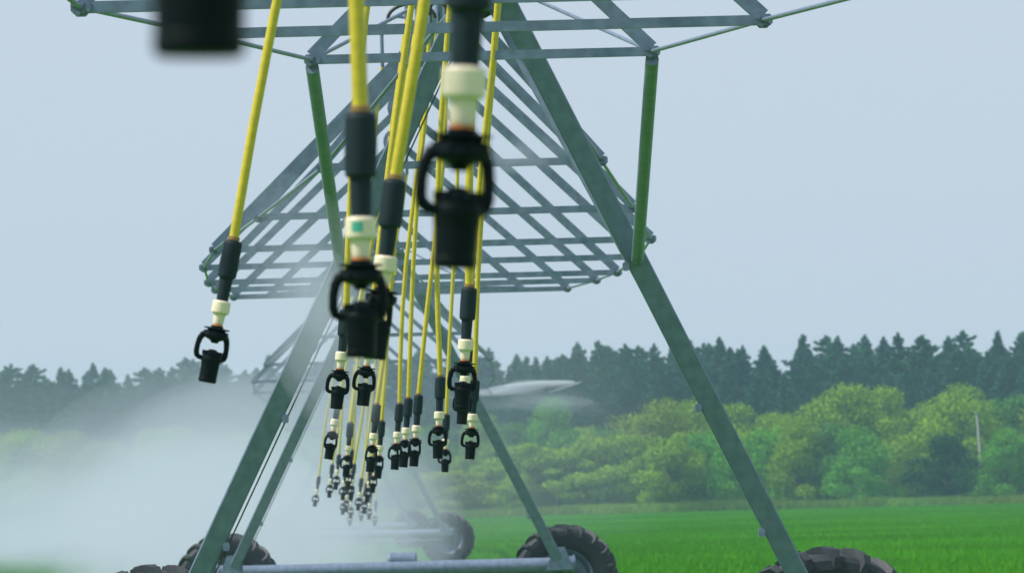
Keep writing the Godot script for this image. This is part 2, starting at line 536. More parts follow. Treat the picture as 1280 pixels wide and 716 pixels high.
func mist(called: String, where: Vector3, size: Vector3, density: float, label: String, turn := Vector3.ZERO) -> void:
	var f := FogVolume.new()
	f.name = numbered(called)
	f.shape = RenderingServer.FOG_VOLUME_SHAPE_ELLIPSOID
	f.size = size
	var key := "fog%f" % density
	if not mats.has(key):
		var m := FogMaterial.new()
		m.albedo = Color(0.90, 0.975, 1.0)
		m.density = density
		mats[key] = m
	f.material = mats[key]
	add_child(f)
	f.position = where
	f.rotation = turn
	tag(f, label, "mist", "drifting spray of the sprinklers", "stuff")

# ---------------------------------------------------------------- the scene
func _ready() -> void:
	rng.seed = 4711
	# camera: long lens, standing under the first span, tilted up a little
	var cam := Camera3D.new()
	cam.name = "camera"
	add_child(cam)
	var lens := CameraAttributesPhysical.new()
	lens.frustum_focal_length = 355.4
	lens.frustum_focus_distance = 40.0
	lens.frustum_near = 0.1
	lens.frustum_far = 6000.0
	lens.exposure_aperture = 24.0
	cam.attributes = lens
	cam.fov = 3.868
	cam.near = 0.1
	cam.far = 6000.0
	cam.transform = Transform3D(Basis(Vector3.UP, deg_to_rad(-1.492)) * Basis(Vector3.RIGHT, deg_to_rad(1.411)) * Basis(Vector3(0, 0, 1), deg_to_rad(-1.5)), Vector3(0, 1.63, 0))
	cam.current = true
	# sky, haze and exposure
	var we := WorldEnvironment.new()
	we.name = "environment"
	var e := Environment.new()
	e.background_mode = Environment.BG_SKY
	var sm := ProceduralSkyMaterial.new()
	sm.sky_top_color = Color(0.82, 0.88, 0.95)
	sm.sky_horizon_color = Color(0.765, 0.817, 0.874)
	sm.sky_curve = 0.12
	sm.ground_bottom_color = Color(0.2, 0.3, 0.2)
	sm.ground_horizon_color = Color(0.765, 0.83, 0.895)
	sm.sun_angle_max = 1.0
	var sky := Sky.new()
	sky.sky_material = sm
	e.sky = sky
	e.tonemap_mode = Environment.TONE_MAPPER_LINEAR
	e.tonemap_exposure = 1.0
	e.sdfgi_enabled = true
	e.ssao_enabled = true
	e.ssil_enabled = true
	e.fog_enabled = true
	e.fog_density = 0.00024
	e.fog_light_color = Color(0.66, 0.86, 0.90)
	e.volumetric_fog_enabled = true
	e.volumetric_fog_density = 0.0
	we.environment = e
	add_child(we)
	# hazy sun, high on the left
	var sun := DirectionalLight3D.new()
	sun.name = "sun"
	sun.light_energy = 1.6
	sun.light_color = Color(1.0, 0.98, 0.94)
	sun.light_angular_distance = 2.0
	sun.shadow_enabled = true
	add_child(sun)
	sun.look_at_from_position(Vector3(-0.75, 1.0, 0.12) * 50.0, Vector3.ZERO)

	# materials
	mat("galvanised", Color(0.170, 0.225, 0.325), 0.5, 0.25, noise_tex(3, 0.02, 0.76, 1.04), 1.6)
	mat("cast_iron", Color(0.05, 0.07, 0.08), 0.6, 0.2)
	var rub := mat("rubber", Color(0.014, 0.024, 0.031), 0.62, 0.0, noise_tex(6, 0.03, 0.6, 1.3), 4.0)
	rub.metallic_specular = 0.5
	mat("cable", Color(0.04, 0.045, 0.05), 0.5)
	mat("black_plastic", Color(0.0025, 0.007, 0.009), 0.5, 0.0, noise_tex(7, 0.05, 0.7, 1.3), 30.0).metallic_specular = 0.22
	mat("slate_plastic", Color(0.012, 0.025, 0.033), 0.6, 0.0, noise_tex(8, 0.04, 0.75, 1.1), 14.0).metallic_specular = 0.3
	mat("cream_plastic", Color(0.78, 0.68, 0.50), 0.42, 0.0, noise_tex(9, 0.03, 0.86, 1.0), 14.0)
	mat("orange_plastic", Color(0.55, 0.18, 0.03), 0.4)
	mat("teal_print", Color(0.05, 0.36, 0.26), 0.5)
	mat("copper", Color(0.30, 0.17, 0.06), 0.45, 0.4)
	mat("yellow_hose", Color(0.58, 0.46, 0.025), 0.42, 0.0, noise_tex(10, 0.02, 0.84, 1.0), 6.0)
	mat("bark", Color(0.10, 0.085, 0.07), 0.9)
	mat("pole_wood", Color(0.42, 0.43, 0.40), 0.85, 0.0, noise_tex(12, 0.05, 0.8, 1.0), 2.0)

	# ground, the crop and the rough strip at its far edge
	var gm := mat("soil_green", Color(0.075, 0.16, 0.045), 0.95, 0.0, noise_tex(20, 0.02, 0.75, 1.15, 512), 0.08, true)
	var g := part("ground", PlaneMesh.new(), gm, self)
	g.mesh.size = Vector2(3600, 3600)
	g.position = Vector3(0, -0.03, -1000)
	tag(g, "green ground under the field and the forest", "", "", "structure")
	var fm := mat("crop", Color(0.068, 0.25, 0.016), 0.9, 0.0, noise_tex(21, 0.012, 0.78, 1.1, 512), 0.12, true)
	fm.detail_enabled = true
	fm.detail_albedo = noise_tex(22, 0.01, 0.8, 1.08, 512, 3, Color(1, 1, 1), Color(1.0, 0.98, 0.9))
	fm.detail_blend_mode = BaseMaterial3D.BLEND_MODE_MUL
	fm.detail_uv_layer = BaseMaterial3D.DETAIL_UV_2
	fm.uv2_triplanar = true
	fm.uv2_world_triplanar = true
	fm.uv2_scale = Vector3(0.02, 0.02, 0.006)
	var fld := part("field", PlaneMesh.new(), fm, self)
	fld.mesh.size = Vector2(700, 720)
	fld.position = Vector3(0, 0, -260)
	tag(fld, "smooth bright green crop field", "", "", "structure")
	build_grass()

	# the irrigation machine
	make_wheel_meshes()
	var w9 := [1.81, 2.65, 3.35, 3.6, 3.62, 3.6, 3.35, 2.65, 1.81]
	var h9 := [3.79, 3.645, 3.57, 3.575, 3.58, 3.64, 3.69, 3.83, 4.0]
	var h9n := [3.97, 3.83, 3.70, 3.66, 3.65, 3.67, 3.69, 3.845, 3.97]
	make_span(0, 9, w9, h9n, "dark green-grey truss span above the largest sprinklers, thin rods at both sides")
	make_span(1, 9, w9, h9, "truss span with many parallel cross bars hanging behind the tall tower")
	make_span(2, 7, [2.2, 3.3, 3.9, 4.1, 3.9, 3.3, 2.2], [3.8, 3.65, 3.58, 3.56, 3.58, 3.65, 3.8], "distant misty truss span, its bar ends showing against the pines")
	make_span(3, 9, w9, h9, "faint far truss span lost in the spray")
	make_tower(1, "tall tower with wide sloping legs and braces up to the truss, wheels cut off below", true)
	make_tower(2, "tower with round steel base beam between two black tractor tyres", false)
	make_tower(3, "small hazy tower seen in the spray behind the round base beam", false)
	make_tower(4, "faintest small tower at the end of the line, nearly lost in spray", false)

	# drop hoses
	make_head_meshes()
	var drops := [
		[-0.052, 1.898, -5.098, "black sprinkler weight, large and out of focus, hanging before the truss rod end", "", 0.30, true, -0.179],
		[0.208, 1.921, -10.794, "large soft black sprinkler with open bracket, hanging where the tower legs meet", "", 0.35, false, 0.130],
		[0.124, 1.889, -15.500, "large black sprinkler with a teal mark on its cream regulator", "", 0.15, true, -0.221],
		[0.201, 1.976, -21.000, "black sprinkler half hidden behind the one with the teal mark", "", 0.90, false, 0.130],
		[-0.270, 2.005, -26.315, "sharp black sprinkler on a slanting yellow hose, hanging alone before the sky and misty pines", "", 0.20, false, -0.207],
		[0.611, 1.948, -30.996, "black sprinkler with cream regulator hanging before the pale spray jet", "", 0.05, false, 0.158],
		[0.187, 2.038, -38.009, "one of two sprinklers side by side just below the teal-marked sprinkler", "pair of sprinklers below the teal-marked one", 0.12, false, -0.321],
		[0.306, 2.049, -38.006, "one of two sprinklers side by side just below the teal-marked sprinkler", "pair of sprinklers below the teal-marked one", 0.24, false, -0.202],
		[0.885, 2.015, -44.996, "sprinkler half hidden behind the one before the pale spray jet", "", 0.30, false, 0.130],
		[0.779, 1.843, -46.504, "sprinkler on a straight yellow hose with a smaller one just behind it", "", -0.20, false, -0.130],
		[0.985, 1.841, -48.000, "sprinkler hanging by the sloping leg of the round-beam tower", "", 0.10, false, 0.130],
		[0.696, 1.831, -55.012, "one of three sprinklers hanging close together in a row", "three sprinklers in a close row", 0.47, false, -0.130],
		[0.736, 1.827, -53.010, "one of three sprinklers hanging close together in a row", "three sprinklers in a close row", 0.71, false, -0.130],
		[0.668, 1.825, -57.515, "one of three sprinklers hanging close together in a row", "three sprinklers in a close row", 0.38, false, -0.130],
		[0.205, 1.888, -53.523, "small sprinkler hanging under the span with many cross bars", "small sprinklers of the middle span", 0.68, false, -0.360],
		[0.487, 1.809, -56.019, "small sprinkler hanging under the span with many cross bars", "small sprinklers of the middle span", -0.75, false, -0.247],
		[1.158, 1.825, -66.007, "small sprinkler hanging under the span with many cross bars", "small sprinklers of the middle span", -0.06, false, 0.241],
		[0.634, 1.789, -66.022, "small sprinkler hanging under the span with many cross bars", "small sprinklers of the middle span", 0.71, false, -0.130],
		[0.409, 1.819, -70.030, "small sprinkler hanging under the span with many cross bars", "small sprinklers of the middle span", 0.24, false, -0.284],
		[0.784, 1.694, -88.035, "small sprinkler hanging under the span with many cross bars", "small sprinklers of the middle span", 0.64, false, 0.130],
		[0.570, 1.743, -95.043, "small sprinkler hanging under the span with many cross bars", "small sprinklers of the middle span", -0.62, false, -0.168],
		[0.495, 1.762, -108.053, "tiny sprinkler in the white spray under the far span", "tiny sprinklers in the spray", -0.05, false, -0.297],
		[0.434, 1.664, -114.061, "tiny sprinkler in the white spray under the far span", "tiny sprinklers in the spray", -0.41, false, -0.360],
		[0.262, 1.543, -126.076, "tiny sprinkler in the white spray under the far span", "tiny sprinklers in the spray", 0.07, false, -0.360],
		[0.599, 1.627, -111.056, "tiny sprinkler in the white spray under the far span", "tiny sprinklers in the spray", 0.12, false, -0.204],
		[0.666, 1.625, -105.050, "tiny sprinkler in the white spray under the far span", "tiny sprinklers in the spray", -0.78, false, -0.130],
		[0.839, 1.591, -102.045, "tiny sprinkler in the white spray under the far span", "tiny sprinklers in the spray", -0.45, false, 0.130],
		[0.845, 1.477, -118.058, "tiny sprinkler in the white spray under the far span", "tiny sprinklers in the spray", -0.35, false, 0.130],
		[0.696, 1.406, -130.071, "tiny sprinkler in the white spray under the far span", "tiny sprinklers in the spray", 0.67, false, -0.183],
		[0.842, 1.333, -134.071, "tiny sprinkler in the white spray under the far span", "tiny sprinklers in the spray", 0.43, false, -0.130],
		[0.913, 1.177, -148.082, "tiny sprinkler in the white spray under the far span", "tiny sprinklers in the spray", -0.54, false, -0.130],
		[0.972, 1.422, -123.059, "tiny sprinkler in the white spray under the far span", "tiny sprinklers in the spray", 0.48, false, 0.130],
		[1.158, 1.305, -137.066, "tiny sprinkler in the white spray under the far span", "tiny sprinklers in the spray", -0.58, false, 0.250],
		[1.382, 1.153, -152.073, "tiny sprinkler in the white spray under the far span", "tiny sprinklers in the spray", 0.19, false, 0.360],
		[1.081, 1.265, -144.073, "tiny sprinkler in the white spray under the far span", "tiny sprinklers in the spray", -0.60, false, 0.145],
		[0.729, 1.446, -127.067, "tiny sprinkler in the white spray under the far span", "tiny sprinklers in the spray", -0.80, false, -0.139],
	]
	for i in drops.size():
		var a: Array = drops[i]
		make_drop(Vector3(a[0], a[1], a[2]), a[3], a[4], a[5], a[6], a[7])

	build_trees()
	build_mist()

func build_grass() -> void:
	var st := begin()
	for i in 26:
		var p := Vector3(rng.randf_range(-0.28, 0.28), 0, rng.randf_range(-0.28, 0.28))
		var lean := Vector3(rng.randf_range(-0.05, 0.05), rng.randf_range(0.07, 0.15), rng.randf_range(-0.05, 0.05))
		var s := Vector3(rng.randf_range(-1, 1), 0, rng.randf_range(-1, 1)).normalized() * 0.008
		var gshade := rng.randf_range(0.75, 1.25)
		st.set_color(Color(gshade, gshade, gshade))
		tri(st, p - s, p + s, p + lean * 0.6 + s * 0.8)
		tri(st, p - s, p + lean * 0.6 + s * 0.8, p + lean)
	var blade := done(st)
	var bm := leaf_mat("crop_blades", Color(0.078, 0.295, 0.012))
	var mm := MultiMesh.new()
	mm.transform_format = MultiMesh.TRANSFORM_3D
	mm.mesh = blade
	mm.use_colors = true
	mm.instance_count = 130000
	var patch := FastNoiseLite.new()
	patch.seed = 77
	patch.frequency = 0.05
	patch.fractal_octaves = 3
	for i in 130000:
		var d := sqrt(lerpf(6400.0, 383000.0, rng.randf()))
		var half := 0.072 * d + 2.0
		var x := 0.026 * d + rng.randf_range(-half, half)
		var s := rng.randf_range(0.8, 1.3)
		mm.set_instance_transform(i, Transform3D(Basis(Vector3.UP, rng.randf() * TAU).scaled(Vector3(s, s * rng.randf_range(0.7, 1.2), s)), Vector3(x, 0, -d)))
		var tone := 1.0 + 0.3 * patch.get_noise_2d(x * 1.1, d * 0.5)
		mm.set_instance_color(i, Color(tone * 1.02, tone, tone))
	var o := MultiMeshInstance3D.new()
	o.name = "crop_blades"
	o.multimesh = mm
	o.material_override = bm
	add_child(o)
	tag(o, "short bright green blades of the young crop", "grass", "", "stuff")
	# rough tall grass along the far edge of the field
	st = begin()
	for i in 110:
		var p := Vector3(rng.randf_range(-1.0, 1.0), 0, rng.randf_range(-1.0, 1.0))
		var lean := Vector3(rng.randf_range(-0.3, 0.3), rng.randf_range(0.25, 0.95) * rng.randf_range(0.7, 1.0), rng.randf_range(-0.3, 0.3))
		var s := Vector3(rng.randf_range(-1, 1), 0, rng.randf_range(-1, 1)).normalized() * 0.022
		var gshade := rng.randf_range(0.75, 1.25)
		st.set_color(Color(gshade * 1.05, gshade, gshade))
		tri(st, p - s, p + s, p + lean * 0.6 + s)
		tri(st, p - s, p + lean * 0.6 + s, p + lean)
	var tuft := done(st)
	mm = MultiMesh.new()
	mm.transform_format = MultiMesh.TRANSFORM_3D
	mm.mesh = tuft
	mm.use_colors = true
	mm.instance_count = 7000
	for i in 7000:
		var x := rng.randf_range(-70.0, 100.0)
		var tone := 1.0 + 0.5 * patch.get_noise_2d(x * 2.0, 5.0) + rng.randf_range(-0.15, 0.15)
		mm.set_instance_color(i, Color(tone * (1.0 + 0.25 * patch.get_noise_2d(x, 90.0)), tone, tone))
		var s := rng.randf_range(0.6, 1.1) * (1.0 + 0.35 * patch.get_noise_2d(x * 1.5, 40.0))
		mm.set_instance_transform(i, Transform3D(Basis(Vector3.UP, rng.randf() * TAU).scaled(Vector3(s, s, s)), Vector3(x, 0, -rng.randf_range(612.0, 640.0))))
	o = MultiMeshInstance3D.new()
	o.name = "rough_grass"
	o.multimesh = mm
	o.material_override = leaf_mat("rough_grass", Color(0.15, 0.27, 0.045))
	add_child(o)
	tag(o, "strip of taller rough grass along the far edge of the field", "grass", "", "stuff")

func x_at(px: float, d: float) -> float:
	return (px - 364.0) / 10600.0 * d

func build_trees() -> void:
	# pines
	var pines := []
	for i in 6:
		pines.append(pine_tree(15.0, [8.2, 6.6, 8.6, 7.0, 7.6, 9.0][i], [16, 18, 15, 17, 16, 15][i], 0.22, [0.75, 0.85, 0.55, 0.7, 0.8, 0.5][i]))
	var pm := [leaf_mat("pine_needles", Color(0.034, 0.112, 0.068)), leaf_mat("pine_needles_blue", Color(0.036, 0.112, 0.078)), leaf_mat("pine_needles_olive", Color(0.042, 0.12, 0.065))]
	var n := 0
	for row in 6:
		var d := 762.0 + row * 18.0
		var px := -150.0 + row * 17.0
		while px < 1430.0:
			var dd := d + rng.randf_range(-7, 7)
			var grow := rng.randf_range(0.90, 1.08) * (0.95 + 0.02 * row) * (0.96 + 0.00005 * px)
			if row == 0: grow *= 0.9
			var v := rng.randi() % 6
			plant_tree("pine_tree", pines[v], pm[rng.randi() % 3], Vector3(x_at(px, dd), 0, -dd), rng.randf() * TAU, Vector3(grow * rng.randf_range(0.9, 1.15), grow, grow), ["pointed dark pine", "slender dark pine", "broad dark pine", "narrow dark pine", "pointed slim pine", "wide round-topped pine"][v] + " in the forest wall behind the leafy belt", "pine tree", "pines of the forest")
			px += rng.randf_range(26.0, 46.0)
			n += 1
	# leafy belt
	var kinds := []
	for i in 4:
		kinds.append(leafy_tree(8.5, [7.0, 6.2, 7.8, 5.6][i], [22, 19, 25, 18][i], 24000, 0.09, 0.14))
	var shrubs := []
	for i in 4:
		shrubs.append(leafy_tree(5.0, [5.5, 6.5, 4.8, 5.8][i], [18, 20, 16, 19][i], 20000, 0.08, 0.07))
	var spring := leaf_mat("leaves_spring", Color(0.205, 0.35, 0.016))
	var olive := leaf_mat("leaves_olive", Color(0.20, 0.285, 0.025))
	var fresh := leaf_mat("leaves_fresh", Color(0.11, 0.325, 0.026))
	var mid := leaf_mat("leaves_mid", Color(0.075, 0.205, 0.035))
	var dark := leaf_mat("leaves_dark", Color(0.016, 0.080, 0.025))
	var back := [[-120, 9.14, 0, 683.3, 1.08], [-78, 7.93, 0, 717.4, 1.35], [-21, 8.26, 1, 717.2, 1.13], [21, 8.68, 0, 690.9, 1.15], [74, 8.36, 1, 683.7, 1.13], [131, 7.63, 1, 710.7, 1.18], [179, 8.60, 0, 718.0, 1.06], [219, 8.17, 0, 699.1, 1.39], [255, 7.66, 1, 717.6, 1.05], [297, 8.04, 1, 706.9, 1.05], [348, 8.48, 2, 703.6, 1.36], [389, 8.82, 2, 679.6, 1.30], [445, 7.96, 2, 691.1, 1.13], [495, 8.18, 3, 704.1, 1.40], [537, 8.29, 3, 700.8, 1.07], [593, 8.69, 0, 692.4, 1.03], [637, 8.17, 3, 703.3, 1.08], [683, 9.72, 2, 690.0, 1.14], [729, 7.40, 0, 712.2, 1.27], [767, 7.40, 3, 683.9, 1.25], [813, 8.94, 1, 678.8, 1.40], [856, 9.02, 0, 689.5, 1.28], [906, 9.60, 0, 719.2, 1.36], [963, 8.55, 0, 713.5, 1.24], [1015, 8.52, 0, 688.7, 1.25], [1066, 10.60, 0, 691.2, 1.47], [1109, 10.60, 0, 714.1, 1.22], [1152, 8.54, 0, 719.1, 1.10], [1195, 9.52, 0, 679.5, 1.34], [1239, 9.07, 3, 698.7, 1.47], [1280, 8.95, 3, 687.9, 1.50], [1319, 9.01, 1, 684.0, 1.38], [1357, 9.27, 3, 719.1, 1.08], [1412, 8.11, 3, 697.2, 1.27]]
	var cols := [spring, olive, fresh, mid]
	var say := ["yellow-green spring tree in the leafy belt before the pines", "olive brown-green tree in the leafy belt before the pines", "fresh green tree in the leafy belt before the pines", "mid green tree in the leafy belt before the pines"]
	for b in back:
		plant_tree("leafy_tree", kinds[rng.randi() % 4], cols[b[2]], Vector3(x_at(b[0], b[3]), 0, -b[3]), rng.randf() * TAU, Vector3(b[4], b[1] / 8.5, b[4]), say[b[2]], "tree", "leafy belt trees")
	var front := [[-100, 3.76, 3, 658.7, 1.25], [-65, 4.65, 0, 652.4, 1.43], [-18, 4.59, 3, 664.0, 1.14], [13, 4.18, 0, 651.1, 1.21], [62, 3.67, 1, 663.6, 1.16], [108, 4.23, 1, 655.2, 1.03], [146, 3.96, 0, 667.2, 1.25], [183, 4.63, 0, 653.2, 1.11], [231, 4.06, 1, 659.1, 1.40], [268, 3.89, 0, 655.8, 1.19], [313, 3.81, 0, 658.3, 1.08], [362, 3.99, 1, 644.5, 1.42], [398, 4.69, 0, 655.4, 1.01], [441, 3.91, 1, 645.0, 1.02], [479, 3.97, 3, 650.6, 1.42], [524, 3.59, 1, 664.3, 1.31], [560, 3.99, 1, 656.4, 1.38], [608, 4.63, 0, 662.2, 1.10], [648, 6.05, 0, 655.1, 1.13], [693, 5.60, 0, 654.9, 1.41], [741, 6.45, 0, 654.3, 1.24], [785, 6.66, 0, 653.3, 1.15], [832, 6.53, 0, 645.6, 1.37], [876, 6.72, 2, 665.9, 1.02], [916, 5.73, 2, 647.7, 1.24], [962, 6.80, 2, 663.0, 1.28], [992, 7.20, 0, 660.8, 0.97], [1039, 7.09, 3, 661.1, 1.02], [1075, 6.34, 2, 653.9, 1.03], [1257, 5.83, 2, 645.7, 0.98], [1299, 5.30, 0, 654.4, 1.11], [1341, 5.82, 0, 645.3, 1.30], [1374, 7.00, 3, 657.3, 1.26], [1409, 6.65, 2, 656.4, 1.02], [-110, 2.85, 1, 727.8, 1.29], [-64, 2.50, 3, 725.9, 1.05], [-18, 2.69, 1, 734.1, 1.13], [31, 2.44, 1, 725.1, 1.06], [82, 3.22, 3, 739.7, 1.03], [133, 2.99, 3, 726.9, 1.25], [174, 2.68, 2, 743.5, 1.28], [223, 2.85, 2, 737.6, 1.32], [266, 3.42, 3, 736.4, 1.23], [314, 2.87, 3, 724.8, 1.07], [353, 2.99, 1, 737.9, 1.14], [396, 2.76, 1, 730.8, 1.18], [435, 3.18, 3, 731.9, 1.15], [485, 2.58, 2, 726.3, 1.33], [533, 3.21, 3, 734.1, 1.01], [584, 2.84, 3, 738.4, 1.27], [627, 3.53, 3, 740.5, 1.13], [670, 2.69, 3, 724.7, 1.29], [716, 3.19, 1, 743.1, 1.28], [763, 2.62, 2, 729.9, 1.29], [810, 2.60, 3, 727.7, 1.08], [847, 3.13, 2, 724.1, 1.02], [895, 2.89, 3, 724.7, 1.33], [945, 3.08, 3, 739.0, 1.09], [993, 2.51, 1, 725.1, 1.10], [1030, 2.88, 3, 725.0, 1.33], [1073, 3.17, 3, 744.0, 1.08], [1121, 3.17, 3, 735.2, 1.03], [1162, 2.53, 3, 736.6, 1.34], [1201, 2.42, 2, 734.2, 1.23], [1243, 3.15, 3, 743.2, 1.12], [1286, 3.39, 3, 735.6, 1.06], [1330, 3.34, 2, 741.2, 1.13], [1368, 2.50, 3, 738.6, 1.32], [1419, 3.20, 2, 725.3, 1.28]]
	var say2 := ["yellow-green bush along the field edge", "olive bush along the field edge", "fresh green bush along the field edge", "mid green bush along the field edge"]
	for b in front:
		plant_tree("bush", shrubs[rng.randi() % 4], cols[b[2]], Vector3(x_at(b[0], b[3]), 0, -b[3]), rng.randf() * TAU, Vector3(b[4], b[1] / 5.0, b[4]), say2[b[2]], "bush", "bushes along the field edge")
	var big := leafy_tree(5.6, 6.2, 20, 20000, 0.09, 0.06)
	plant_tree("dark_bush", big, dark, Vector3(x_at(1176, 642), 0, -642), 0.6, Vector3.ONE, "round dark green bush beside the thin pale pole", "bush", "")
	# thin pole
	var o := thing("utility_pole", Vector3(x_at(1224, 646), 0, -646), "thin pale pole standing by the round dark bush", "pole")
	part("shaft", tube_mesh([Vector3.ZERO, Vector3(-0.12, 3.2, 0), Vector3(-0.33, 6.9, 0)], [0.15, 0.12, 0.085], 10), mats.pole_wood, o)
	var st := begin()
	lathe(st, [[0.088, 6.82], [0.1, 6.85], [0.1, 6.95], [0.0, 7.02]], 10, Transform3D(Basis(), Vector3(-0.33, 0, 0)))
	part("cap", done(st), mats.galvanised, o)

func build_mist() -> void:
	mist("spray_mist", Vector3(0.171, 2.766, -130.206), Vector3(5.40, 4.88, 141.34), 0.0002, "thin veil of spray along the whole machine", Vector3(0.003, 0.000, -0.101))
	mist("spray_mist", Vector3(0.803, 2.649, -156.533), Vector3(9.14, 6.53, 147.91), 0.0002, "thin veil of spray along the whole machine", Vector3(0.002, 0.000, -0.082))
	mist("spray_mist", Vector3(-0.512, 3.208, -127.113), Vector3(11.18, 9.06, 125.14), 0.0003, "thin veil of spray along the whole machine", Vector3(-0.001, 0.000, 0.059))
	mist("spray_mist", Vector3(-0.043, 3.409, -137.812), Vector3(12.85, 8.87, 115.32), 0.0003, "thin veil of spray along the whole machine", Vector3(-0.002, 0.000, -0.070))
	mist("spray_mist", Vector3(-6.317, -1.213, -242.294), Vector3(3.96, 1.53, 121.12), 0.0013, "white bank of spray drifting over the field", Vector3(-0.001, 0.000, -0.002))
	mist("spray_mist", Vector3(-7.663, -0.477, -281.786), Vector3(4.53, 1.94, 103.60), 0.0015, "white bank of spray drifting over the field", Vector3(0.001, 0.000, 0.095))
	mist("spray_mist", Vector3(-9.121, -1.334, -259.972), Vector3(4.49, 2.28, 115.81), 0.0014, "white bank of spray drifting over the field", Vector3(-0.000, 0.000, 0.101))
	mist("spray_mist", Vector3(-7.757, -0.756, -282.736), Vector3(6.25, 2.73, 130.57), 0.0012, "white bank of spray drifting over the field", Vector3(0.001, 0.000, 0.110))
	mist("spray_mist", Vector3(-7.207, -0.789, -279.885), Vector3(6.48, 3.96, 105.68), 0.0015, "white bank of spray drifting over the field", Vector3(0.004, 0.000, -0.091))
	mist("spray_mist", Vector3(-5.822, -1.174, -256.333), Vector3(6.74, 3.72, 149.97), 0.0011, "white bank of spray drifting over the field", Vector3(0.001, 0.000, 0.022))
	mist("spray_mist", Vector3(-8.846, -1.059, -243.434), Vector3(8.88, 4.23, 154.67), 0.0010, "white bank of spray drifting over the field", Vector3(-0.001, 0.000, 0.117))
	mist("spray_mist", Vector3(-9.086, -0.588, -270.736), Vector3(9.33, 4.31, 141.06), 0.0011, "white bank of spray drifting over the field", Vector3(-0.000, 0.000, -0.042))
	mist("spray_mist", Vector3(-6.947, -1.313, -247.511), Vector3(8.89, 5.58, 108.04), 0.0015, "white bank of spray drifting over the field", Vector3(0.002, 0.000, -0.001))
	mist("spray_mist", Vector3(-8.281, -0.652, -265.825), Vector3(10.32, 6.34, 150.24), 0.0011, "white bank of spray drifting over the field", Vector3(-0.001, 0.000, -0.030))
	mist("spray_mist", Vector3(-7.857, -0.726, -278.776), Vector3(13.32, 5.56, 160.47), 0.0010, "white bank of spray drifting over the field", Vector3(-0.004, 0.000, 0.114))
	mist("spray_mist", Vector3(-5.837, -0.394, -256.566), Vector3(11.03, 5.57, 113.75), 0.0014, "white bank of spray drifting over the field", Vector3(-0.002, 0.000, -0.027))
	mist("spray_mist", Vector3(-5.767, -1.052, -280.327), Vector3(14.03, 6.09, 143.59), 0.0011, "white bank of spray drifting over the field", Vector3(-0.003, 0.000, 0.013))
	mist("spray_mist", Vector3(-8.920, -0.951, -251.604), Vector3(15.79, 7.00, 149.33), 0.0011, "white bank of spray drifting over the field", Vector3(0.003, 0.000, -0.079))
	mist("spray_mist", Vector3(-6.449, -0.504, -262.284), Vector3(13.62, 6.64, 150.65), 0.0011, "white bank of spray drifting over the field", Vector3(0.000, 0.000, -0.078))
	mist("spray_mist", Vector3(-8.855, -0.608, -276.157), Vector3(13.95, 7.31, 144.82), 0.0011, "white bank of spray drifting over the field", Vector3(-0.000, 0.000, 0.014))
	mist("spray_mist", Vector3(-8.544, -0.919, -239.232), Vector3(17.37, 9.65, 128.40), 0.0012, "white bank of spray drifting over the field", Vector3(-0.004, 0.000, 0.118))
	mist("spray_mist", Vector3(-7.245, -0.876, -260.107), Vector3(20.26, 7.78, 162.45), 0.0010, "white bank of spray drifting over the field", Vector3(0.001, 0.000, 0.010))
	mist("spray_mist", Vector3(-6.613, -0.670, -282.236), Vector3(20.02, 9.24, 122.42), 0.0013, "white bank of spray drifting over the field", Vector3(-0.000, 0.000, 0.033))
	mist("spray_mist", Vector3(-7.040, -1.032, -242.685), Vector3(18.15, 10.74, 105.60), 0.0015, "white bank of spray drifting over the field", Vector3(0.002, 0.000, 0.030))
	mist("spray_mist", Vector3(-9.024, -0.799, -256.223), Vector3(21.70, 9.93, 161.56), 0.0010, "white bank of spray drifting over the field", Vector3(-0.003, 0.000, -0.075))
	mist("spray_mist", Vector3(-8.515, -1.353, -269.405), Vector3(21.26, 10.75, 143.35), 0.0011, "white bank of spray drifting over the field", Vector3(-0.004, 0.000, 0.066))
	mist("spray_mist", Vector3(-9.692, -1.061, -309.568), Vector3(19.79, 9.71, 110.03), 0.0006, "high pale drift of spray before the pines", Vector3(0.004, 0.000, 0.080))
	mist("spray_mist", Vector3(-13.234, -0.580, -317.401), Vector3(21.60, 9.62, 96.37), 0.0007, "high pale drift of spray before the pines", Vector3(-0.003, 0.000, -0.091))
	mist("spray_mist", Vector3(-8.114, -0.276, -319.152), Vector3(28.06, 12.58, 146.29), 0.0005, "high pale drift of spray before the pines", Vector3(-0.001, 0.000, 0.032))
	mist("spray_mist", Vector3(-13.988, 0.039, -343.619), Vector3(32.27, 16.43, 104.17), 0.0006, "high pale drift of spray before the pines", Vector3(-0.004, 0.000, -0.095))
	mist("spray_mist", Vector3(-15.608, -0.537, -314.176), Vector3(38.58, 15.12, 138.00), 0.0005, "high pale drift of spray before the pines", Vector3(-0.004, 0.000, -0.054))
	mist("spray_mist", Vector3(-9.550, 1.027, -317.117), Vector3(46.99, 20.89, 108.01), 0.0006, "high pale drift of spray before the pines", Vector3(0.003, 0.000, 0.101))
	mist("spray_mist", Vector3(-1.642, 0.763, -156.068), Vector3(2.65, 2.02, 78.96), 0.0042, "white spray under the far span around the tiny sprinklers", Vector3(-0.001, 0.000, 0.081))
	mist("spray_mist", Vector3(-1.461, 0.733, -150.918), Vector3(3.20, 2.49, 60.77), 0.0055, "white spray under the far span around the tiny sprinklers", Vector3(-0.000, 0.000, -0.075))
	mist("spray_mist", Vector3(-1.277, 0.653, -148.947), Vector3(3.28, 3.03, 60.87), 0.0055, "white spray under the far span around the tiny sprinklers", Vector3(0.001, 0.000, -0.087))
	mist("spray_mist", Vector3(-1.257, 0.860, -147.443), Vector3(4.46, 3.64, 68.01), 0.0049, "white spray under the far span around the tiny sprinklers", Vector3(0.002, 0.000, -0.069))
